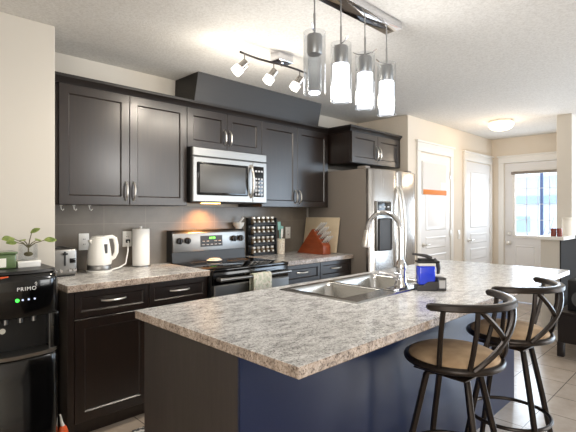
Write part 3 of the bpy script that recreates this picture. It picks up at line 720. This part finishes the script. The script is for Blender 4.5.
H_ = thing('ceiling_light', 'round lit glass ceiling light in the hall', 'ceiling light', (5.557, 1.954, CZ))
MB().lathe([(.13, CZ), (.13, CZ-.02), (.12, CZ-.026)], (5.557, 1.954, 0), 36).build('ceiling_ring', 'nickel', H_)
MB().lathe([(.125, CZ-.024), (.14, CZ-.034), (.14, CZ-.06), (.122, CZ-.09), (.085, CZ-.11), (.04, CZ-.12), (.005, CZ-.122)], (5.557, 1.954, 0), 36).build('glass_bowl', 'lamp_warm', H_, 60, label='glowing glass bowl')
l = bpy.data.lights.new('hall_glow', 'POINT'); l.energy = 6; l.color = (1, .82, .62); l.shadow_soft_size = .08
lo = bpy.data.objects.new('hall_glow', l); C.objects.link(lo); lo.location = (5.557, 1.954, CZ-.36)

# ------------------------------------------------------------------ on the left counter
t = thing('toaster', 'shiny steel toaster at the left end of the counter', 'toaster', (.965, 3.13, .914))
B((.885, 3.02, .922), (1.05, 3.255, 1.095), .018, 4).build('toaster_body', 'steel', t)
MB().box((.90, 3.03, .914), (1.035, 3.245, .925)).build('base', 'black', t)
tt_ = MB(); tt_.box((.915, 3.06, 1.093), (.95, 3.22, 1.097), .001); tt_.box((.985, 3.06, 1.093), (1.02, 3.22, 1.097), .001); tt_.build('bread_slot', 'black', t, label='two black bread slots')
B((.965, 3.016, .985), (.975, 3.024, 1.075)).build('lever_slot', 'black', t)
B((.957, 3.0, 1.055), (.983, 3.02, 1.068), .003).build('lever', 'black', t)
B((1.0, 3.015, 1.0), (1.035, 3.022, 1.03), .002).build('display', 'black_glass', t)
for kx in (.915, .945, 1.0, 1.028): MB().cyl((kx, 3.022, .955), (kx, 3.006, .955), .010, 14, .002).build('button', 'chrome', t)

kx, ky = 1.222, 3.10
t = thing('kettle', 'white electric kettle with steel base band on the left counter', 'kettle', (kx, ky, .914))
MB().lathe([(.080, .914), (.083, .918), (.083, .928), (.076, .932)], (kx, ky, 0), 32).build('power_base', 'white_plastic', t)
MB().lathe([(.079, .932), (.0805, .936), (.0795, .965), (.078, .967)], (kx, ky, 0), 32).build('base_band', 'steel', t, label='steel band')
bd = MB().lathe([(.077, .966), (.080, .98), (.078, 1.03), (.070, 1.09), (.062, 1.135), (.060, 1.148), (.054, 1.152)], (kx, ky, 0), 32)
bd.prism([(-.045, 1.147), (-.076, 1.14), (-.073, 1.128), (-.055, 1.09)], 'y', ky-.02, ky+.02, .004)
bm_ = bd.bm
for v in bm_.verts:
    if v.co.x < -.03 and v.co.x > -.2: v.co.x += kx
bd.build('kettle_body', 'white_plastic', t)
MB().lathe([(.054, 1.150), (.050, 1.160), (.02, 1.166), (.004, 1.167)], (kx, ky, 0), 28).build('lid', 'white_plastic', t)
MB().bar([(kx+.045*.71+.0, ky-.045*.0, 1.152), (kx+.085, ky-.012, 1.156), (kx+.102, ky-.02, 1.143), (kx+.112, ky-.02, 1.095), (kx+.112, ky-.018, 1.045), (kx+.098, ky-.012, 1.012), (kx+.075, ky, .995)], .026, .020, up=(0, 1, 0)).build('handle', 'white_plastic', t)
vx = Vector((math.sin(.25), -math.cos(.25), 0))
g = MB().box((-.011, -.004, 1.015), (.011, .010, 1.11), .004, 2, Matrix.Translation(Vector((kx, ky, 0))+vx*.0715) @ Matrix.Rotation(.25, 4, 'Z') @ Matrix.Rotation(0, 4, 'X'))
g.build('water_gauge', 'rubber', t, label='grey water gauge')
MB().tube([(kx+.08, ky-.01, .922), (kx+.15, ky+.02, .93), (kx+.21, ky+.05, .95), (kx+.25, ky+.10, 1.03), (1.495, 3.24, 1.105), (1.497, 3.258, 1.112)], .0055, 8).build('cord', 'white_plastic', t, label='white power cord')

def outlet(label, x_, z_, plug=False, sw=False):
    yb = WY-.008 if not sw else 2.575
    r = thing('wall_plate', label, 'outlet' if not sw else 'light switch', (x_, yb, z_), 'outlets on the backsplash' if not sw else None)
    B((x_-.036, yb-.006, z_-.06), (x_+.036, yb, z_+.06), .003).build('cover_plate', 'white_plastic', r)
    if sw: B((x_-.014, yb-.011, z_-.03), (x_+.014, yb-.005, z_+.03), .002).build('rocker', 'white_plastic', r)
    else:
        B((x_-.017, yb-.008, z_-.034), (x_+.017, yb-.005, z_+.034), .002).build('socket_face', 'white_plastic', r)
        g = MB()
        for dz in (-.018, .018): g.box((x_-.007, yb-.009, z_+dz-.005), (x_-.004, yb-.0078, z_+dz+.005)); g.box((x_+.004, yb-.009, z_+dz-.005), (x_+.007, yb-.0078, z_+dz+.005))
        g.build('slots', 'rubber', r)
outlet('white outlet plate behind the kettle', 1.178, 1.118)
outlet('white outlet plate with the kettle cord, left of the paper towel roll', 1.498, 1.125)
outlet('white outlet plate between spatulas and cutting board', 3.238, 1.115)
outlet('white switch plate on the hall wall between the two doors', 5.78, 1.03, sw=True)
B((1.483, 3.245, 1.095), (1.513, 3.263, 1.122), .004).build('plug', 'black', bpy.data.objects['kettle'], label='black plug')
t = thing('paper_towel_roll', 'tall white paper towel roll standing left of the stove', 'paper towel', (1.575, 3.195, .914))
MB().lathe([(.07, .914), (.07, .922), (.02, .924)], (1.575, 3.195, 0), 30).build('stand_base', 'steel', t)
MB().lathe([(.02, .925), (.0625, .925), (.0635, .928), (.0635, 1.20), (.062, 1.203), (.02, 1.203)], (1.575, 3.195, 0), 36).build('paper_roll', 'paper', t)
MB().cyl((1.575, 3.195, 1.20), (1.575, 3.195, 1.222), .009, 12, .002).build('stand_rod', 'white_plastic', t)
for k, (hx, lab) in enumerate(((.972, 'small white cup hook under the left wall cabinet, nearest the corner'), (1.053, 'small white cup hook under the left wall cabinet, middle of three'), (1.154, 'small white cup hook under the left wall cabinet, farthest from the corner'))):
    m = MB().cyl((hx, 3.10, 1.378), (hx, 3.10, 1.372), .009, 10).tube([(hx, 3.10, 1.375), (hx, 3.10, 1.362), (hx, 3.092, 1.35), (hx+.006, 3.085, 1.342), (hx+.012, 3.08, 1.352)], .0035, 6)
    tag(m.build('cup_hook', 'white_plastic'), lab, 'hook', 'hooks under the cabinet')

# ------------------------------------------------------------------ on the right counter
rk = thing('spice_rack', 'black four-tier spice rack on the counter right of the stove', 'spice rack', (2.83, 3.21, .914))
rx0, rx1 = 2.675, 2.985
B((rx0, 3.255, .914), (rx1, 3.27, 1.275)).build('back_board', 'black', rk)
for a, b in ((rx0, 3.235), (rx1-.012, 3.165)): B((a, b, .914), (a+.012, 3.262, 1.275), .002).build('side_board', 'black', rk)
rows = (.930, 1.025, 1.12, 1.215)
for z in rows:
    s_ = B((rx0+.012, 3.17, z-.012), (rx1-.012, 3.255, z)).build('shelf', 'black', rk)
    B((rx0+.012, 3.168, z+.004), (rx1-.012, 3.173, z+.016), .001).build('shelf_rail', 'black', s_)
jar = thing('spice_jar', 'jar', 'spice jar', (0, 0, 0), 'spice jars in the rack')
MB().lathe([(.020, 0), (.0225, .003), (.0225, .042), (.018, .048), (.018, .052)], (0, 0, 0), 18).build('jar_body', 'spice', jar)
MB().lathe([(.0205, .05), (.021, .052), (.021, .068), (.019, .070)], (0, 0, 0), 18).build('lid', 'nickel', jar, label='silver lid')
B((-.011, -.0236, .012), (.011, -.021, .030), .001).build('paper_label', 'label', jar, label='pale paper label')
ordn = ['far left', 'second from left', 'in the middle', 'second from right', 'far right']; rown = ['lowest', 'second lowest', 'second highest', 'top']
first = True
for r_i, z in enumerate(rows):
    for c_i in range(5):
        j = jar if first else dup(jar); first = False
        j.location = (rx0+.036+.0595*c_i, 3.205, z+.0005); j['label'] = 'silver-lidded spice jar, %s on the %s shelf of the rack' % (ordn[c_i], rown[r_i])
cx_, cy_ = 3.035, 3.165
t = MB().lathe([(.036, .914), (.040, .918), (.042, 1.06), (.043, 1.066), (.039, 1.066), (.037, .93), (.01, .925)], (cx_, cy_, 0), 26)
tag(t.build('utensil_crock', 'crock'), 'floral ceramic utensil crock beside the spice rack', 'utensil holder')
def spatula(m, lab, dx, dy, top, w):
    b = Vector((cx_-dx*.3, cy_-dy*.3, .93)); p = Vector((cx_+dx, cy_+dy, top-.07)); q = Vector((cx_+dx*1.3, cy_+dy*1.3, top))
    r = thing('spatula', lab, 'spatula', tuple(b), 'utensils in the crock')
    MB().tube([b, b.lerp(p, .5), p], .0055, 8).build('handle', 'white_plastic' if m == 'white_plastic' else 'teal', r)
    MB().bar([p-Vector((0, 0, .012)), p.lerp(q, .2), p.lerp(q, .8), q], w, .008, up=(0, 1, 0)).build('blade', m, r)
spatula('teal', 'tall teal spatula standing in the floral crock', -.014, .004, 1.235, .042)
spatula('teal', 'shorter teal spatula standing at the right in the floral crock', .018, .006, 1.19, .04)
spatula('white_plastic', 'thin white spatula standing in front in the floral crock', .0, -.016, 1.165, .026)
# cutting board leaning on the fridge side
t = MB(); th = math.atan2(.06, .36); Xc = Matrix.Translation((3.452, 3.03, .9145)) @ Matrix.Rotation(th, 4, 'Y')
t.box((-.010, -.235, 0.004), (.010, .225, .365), .006, 2, Xc)
tag(t.build('cutting_board', 'maple'), 'pale maple cutting board leaning behind the knife block', 'cutting board')
# knife block: side faces -X, knives point up towards the camera's right
N = thing('knife_block', 'reddish cherry wood knife block full of knives', 'knife block', (3.32, 2.97, .914))
kb_ = [(3.147, .9145), (2.945, 1.158), (2.935, 1.162), (2.79, 1.0), (2.79, .9145)]
MB().prism(kb_, 'x', 3.25, 3.36, .004).build('wood_block', 'red_wood', N)
sl0, sl1 = Vector((0, 2.935, 1.162)), Vector((0, 2.79, 1.0)); dirn = (sl1-sl0).normalized(); nrm = Vector((0, -dirn.z, dirn.y)); nrm = nrm if nrm.z > 0 else -nrm
names = []
kn0 = None; rowsl = ['top row', 'second row', 'third row', 'lowest row']; coln = ['on the near side', 'in the middle', 'on the far side']
for r_i, tpos in enumerate((.025, .075, .125, .175)):
    for c_i, xx in enumerate((3.270, 3.305, 3.34)):
        base = Vector((xx, 0, 0))+sl0+dirn*tpos
        Lh = (.125, .115, .105, .095)[r_i]
        lab = 'steel-handled knife in the %s of the knife block, %s' % (rowsl[r_i], coln[c_i])
        k_ = thing('knife', lab, 'knife', tuple(base), 'knives in the block')
        MB().tube([base+nrm*.001, base+nrm*.02, base+nrm*Lh*.6, base+nrm*(Lh-.01), base+nrm*Lh], [.0085, .0075, .0085, .0095, .006], 8).build('handle', 'knife_steel', k_)
        MB().tube([base+nrm*.012, base+nrm*.016], .0115, 8).build('bolster', 'black', k_, label='black bolster')
# ------------------------------------------------------------------ water cooler
cx0, cx1 = .425, .767
Q = thing('water_cooler', 'glossy black bottom-load water cooler against the left wall', 'water cooler', (.59, 2.62, 0))
def plan(x0, x1, yb, yf, bulge, r, n=14):
    pts = [(x1, yb), (x0, yb)]
    for i in range(n+1):
        t_ = i/n; xx = x0+(x1-x0)*t_; e = min(xx-x0, x1-xx); q = 0 if e >= r else r-math.sqrt(max(0, r*r-(r-e)**2))
        pts.append((xx, yf-bulge*(1-(2*t_-1)**2)+q))
    return pts
def slab(z, x0, x1, yb, yf, bulge=.03, r=.03): return [(a, b, z) for a, b in plan(x0, x1, yb, yf, bulge, r)]
MB().loft([slab(.02, cx0, cx1, 2.80, 2.66, 0, .005), slab(1.0, cx0, cx1, 2.80, 2.66, 0, .005)]).build('cooler_body', 'black', Q, 40)
hd = MB().loft([slab(.812, cx0, cx1, 2.79, 2.475), slab(.82, cx0, cx1, 2.79, 2.468), slab(.985, cx0, cx1, 2.79, 2.466), slab(1.01, cx0+.002, cx1-.002, 2.79, 2.472), slab(1.026, cx0+.008, cx1-.008, 2.79, 2.488)])
hd = hd.build('dispenser_head', 'black_gloss', Q, 50)
MB().loft([slab(1.026, cx0+.004, cx1-.004, 2.80, 2.484), slab(1.04, cx0+.007, cx1-.007, 2.80, 2.49)]).build('top_cover', 'black', Q, 40)
al = B((cx0+.03, 2.56, .62), (cx1-.03, 2.665, .815)).build('alcove_back', 'black', Q)
for a, b in ((cx0, cx0+.04), (cx1-.04, cx1)): B((a, 2.475, .62), (b, 2.67, .815), .006).build('alcove_pillar', 'black_gloss', Q)
B((cx1-.05, 2.468, .625), (cx1-.044, 2.475, .812)).build('chrome_strip', 'steel', Q)
for a in (.535, .60, .66): MB().cyl((a, 2.52, .80), (a, 2.52, .775), .012, 14).build('spigot', 'steel', Q)
MB().loft([slab(.612, cx0+.004, cx1-.004, 2.67, 2.47), slab(.632, cx0, cx1, 2.67, 2.462)]).build('drip_tray', 'steel', Q, 40)
MB().loft([slab(.03, cx0, cx1, 2.67, 2.475), slab(.035, cx0, cx1, 2.67, 2.468), slab(.60, cx0, cx1, 2.67, 2.468), slab(.608, cx0, cx1, 2.67, 2.475)]).build('lower_door', 'black_gloss', Q, 50)
MB().cyl((.53, 2.556, .735), (.53, 2.562, .735), .014, 18).build('round_sticker', 'label', Q, label='round pale pink sticker')
def on_front(px, z, h=0): # front of the head at x
    t_ = (px-cx0)/(cx1-cx0); return 2.466-.03*(1-(2*t_-1)**2)
px = .607; sl = math.atan(.03*4*(2*((px-cx0)/(cx1-cx0))-1)/(cx1-cx0))
lettering('PRIMO', .026, Matrix.Translation((px, on_front(px, 0)-.0015, .946)) @ Matrix.Rotation(sl, 4, 'Z') @ Matrix.Rotation(PI/2, 4, 'X'), 'white_mark', hd)
MB().tube([(px+.036, on_front(px+.036, 0)-.0015, .976), (px+.043, on_front(px+.04, 0)-.0015, .984), (px+.046, on_front(px+.046, 0)-.0015, .976), (px+.040, on_front(px+.04, 0)-.0015, .968), (px+.046, on_front(px+.046, 0)-.0015, .966)], .0016, 6).build('logo_mark', 'white_mark', hd)
for k, xx in enumerate((.567, .590, .616, .643)):
    yy = on_front(xx, 0)
    b = MB().cyl((xx, yy+.004, .901), (xx, yy-.002, .901), .0085 if k == 0 else .0045, 14)
    b.build('indicator_light', 'green_led' if k == 0 else 'blue_led', hd, label='green glowing button' if k == 0 else 'pale glowing button')
B((.50, 2.452, 1.004), (.535, 2.475, 1.02), .003).build('badge', 'orange_plastic', Q, label='small orange tag')
# on the cooler
t = thing('candle_jar', 'green glass candle jar with white label on the water cooler', 'candle', (.575, 2.66, 1.04))
B((.50, 2.60, 1.04), (.622, 2.70, 1.115), .008, 3).build('jar', 'green_glass', t)
B((.50, 2.5975, 1.05), (.575, 2.6005, 1.095)).build('paper_label', 'label', t)
B((.495, 2.595, 1.115), (.627, 2.705, 1.127), .004).build('lid', 'green_glass', t)
t = thing('gift_box', 'small flat white box under the plant vase', 'box', (.70, 2.66, 1.04))
B((.645, 2.61, 1.04), (.765, 2.70, 1.074), .002).build('box_base', 'white_plastic', t)
B((.643, 2.608, 1.066), (.767, 2.702, 1.084), .002).build('box_lid', 'paper', t)
t = MB(); vx0, vx1, vy0, vy1, vz0, vz1 = .665, .74, 2.618, 2.69, 1.084, 1.17
t.loft([[(vx0, vy0, z) if c == 0 else (vx1, vy0, z) if c == 1 else (vx1, vy1, z) if c == 2 else (vx0, vy1, z) for c in range(4)] for z in (vz0, vz1)], cap1=False)
e = .004; t.loft([[(vx0+e, vy0+e, z), (vx1-e, vy0+e, z), (vx1-e, vy1-e, z), (vx0+e, vy1-e, z)] for z in (vz1, vz0+.008)], cap0=False)
V_ = tag(t.build('glass_vase', 'glass', smooth=0), 'square clear glass vase on the white box', 'vase')
pl = thing('potted_plant', 'small green cutting with broad leaves in the glass vase', 'plant', (.705, 2.655, 1.10))
c0 = Vector((.705, 2.655, 1.115)); tips = [((.625, 2.62, 1.205), .055, .022), ((.64, 2.64, 1.184), .045, .018), ((.72, 2.65, 1.235), .045, .014), ((.785, 2.64, 1.19), .055, .02), ((.755, 2.69, 1.188), .04, .016), ((.69, 2.69, 1.19), .035, .016)]
for tip, ln, wd in tips:
    tp = Vector(tip); md_ = Vector((.705, 2.655, 1.165)).lerp(tp, .35)
    MB().tube([c0, Vector((.705, 2.655, 1.15)), md_, tp], [.004, .0035, .0028, .002], 6).build('stem', 'stem', pl)
    d_ = Vector((tp.x-.705, tp.y-2.655, .012)); d_ = d_.normalized() if d_.length > .001 else Vector((1, 0, 0)); s_ = d_.cross(Vector((0, -.55, .83))).normalized(); up_ = s_.cross(d_)
    lm = MB(); lp = []
    for i in range(9):
        u = i/8; w_ = 1.25*wd*math.sin(PI*(u*.94+.03))**.8; q = tp-d_*.008+d_*ln*1.1*u-up_*(.012*u*u)
        lp.append([q+s_*w_, q+up_*.0015-up_*.003, q-s_*w_, q+up_*.0015+up_*.001])
    lm.loft(lp).build('leaf', 'leaf', pl, 60)
MB().ball((.705, 2.655, 1.117), .022, .02, .013).build('roots', 'stem', pl)
bpy.data.objects['candle_jar'].location.x -= .02
gb = bpy.data.objects['gift_box']; gb.scale = (.88, 1, .75); gb.location.x -= .04
V_.location = (-.035, 0, -.011); pl.location.x -= .035; pl.location.z -= .011
# small bottle between cooler and base cabinet
t = thing('spray_bottle', 'small orange bottle with thin white spout between the cooler and the base cabinet', 'bottle', (.812, 2.56, 0))
MB().lathe([(.026, 0), (.028, .004), (.028, .135), (.02, .16), (.013, .17)], (.812, 2.56, 0), 20).build('bottle_body', 'orange_plastic', t)
MB().tube([(.812, 2.56, .168), (.806, 2.56, .19), (.797, 2.555, .235)], [.011, .008, .004], 10).build('spout', 'white_plastic', t)
# floor mat
tag(B((1.20, 1.97, .001), (2.3, 2.555, .009), .003).build('kitchen_mat', 'mat'), 'black and white patterned mat on the floor by the sink', 'mat')

# ------------------------------------------------------------------ hall and living room things
w_ = thing('wall_print', 'white print with an orange bottom band hung on the hall door', 'picture', (5.06, 2.55, 1.53))
B((4.755, 2.548, 1.535), (5.37, 2.563, 1.935), .002).build('frame', 'white', w_)
B((4.77, 2.5455, 1.60), (5.355, 2.549, 1.92)).build('paper_sheet', 'print', w_)
B((4.762, 2.545, 1.54), (5.363, 2.549, 1.60), .001).build('orange_band', 'terracotta', w_, label='orange band')
B((5.20, 2.5445, 1.61), (5.345, 2.546, 1.70)).build('white_note', 'paper', w_, label='small white card')
t = thing('canister', 'white canister on the half wall ledge', 'canister', (5.55, 1.235, 1.075))
MB().lathe([(.058, 1.075), (.06, 1.08), (.06, 1.24), (.056, 1.245)], (5.53, 1.245, 0), 28).build('canister_body', 'frost_wall', t)
MB().lathe([(.061, 1.243), (.062, 1.247), (.062, 1.268), (.058, 1.272)], (5.53, 1.245, 0), 28).build('lid', 'frost_wall', t)
for k, (yy, lab) in enumerate(((1.335, 'dark red glass candle holder at the left on the ledge'), (1.279, 'dark red glass candle holder beside the white canister'))):
    t = MB().lathe([(.022, 1.075), (.026, 1.08), (.027, 1.16), (.023, 1.16), (.022, 1.09), (.005, 1.088)], (5.235, yy-.02, 0), 22)
    tag(t.build('candle_holder', 'candle_red'), lab, 'candle holder', 'candle holders on the ledge')
Z = thing('tv_console', 'low dark brown console against the dark half wall', 'console', (5.3, .85, 0))
B((4.62, .55, .385), (6.0, 1.14, .415), .003).build('console_top', 'console', Z)
B((4.635, .565, .13), (5.99, 1.13, .385), .002).build('console_body', 'console', Z)
for a in (4.63, 5.93):
    for b in (.56, 1.08): B((a, b, 0), (a+.06, b+.055, .13), .002).build('leg', 'console', Z)
t = thing('speaker', 'black loudspeaker with round cone on the console', 'speaker', (4.85, .98, .415))
B((4.72, .85, .415), (4.98, 1.07, .70), .006).build('speaker_cabinet', 'black', t)
MB().lathe([(.075, 0), (.078, .004), (.065, .006), (.03, -.0), (.02, .006), (.004, .008)], (4.7205, .96, .53), 28, (-1, 0, 0)).build('speaker_cone', 'rubber', t)
MB().lathe([(.028, 0), (.03, .003), (.012, .004), (.003, .006)], (4.7205, .96, .645), 20, (-1, 0, 0)).build('tweeter', 'rubber', t)
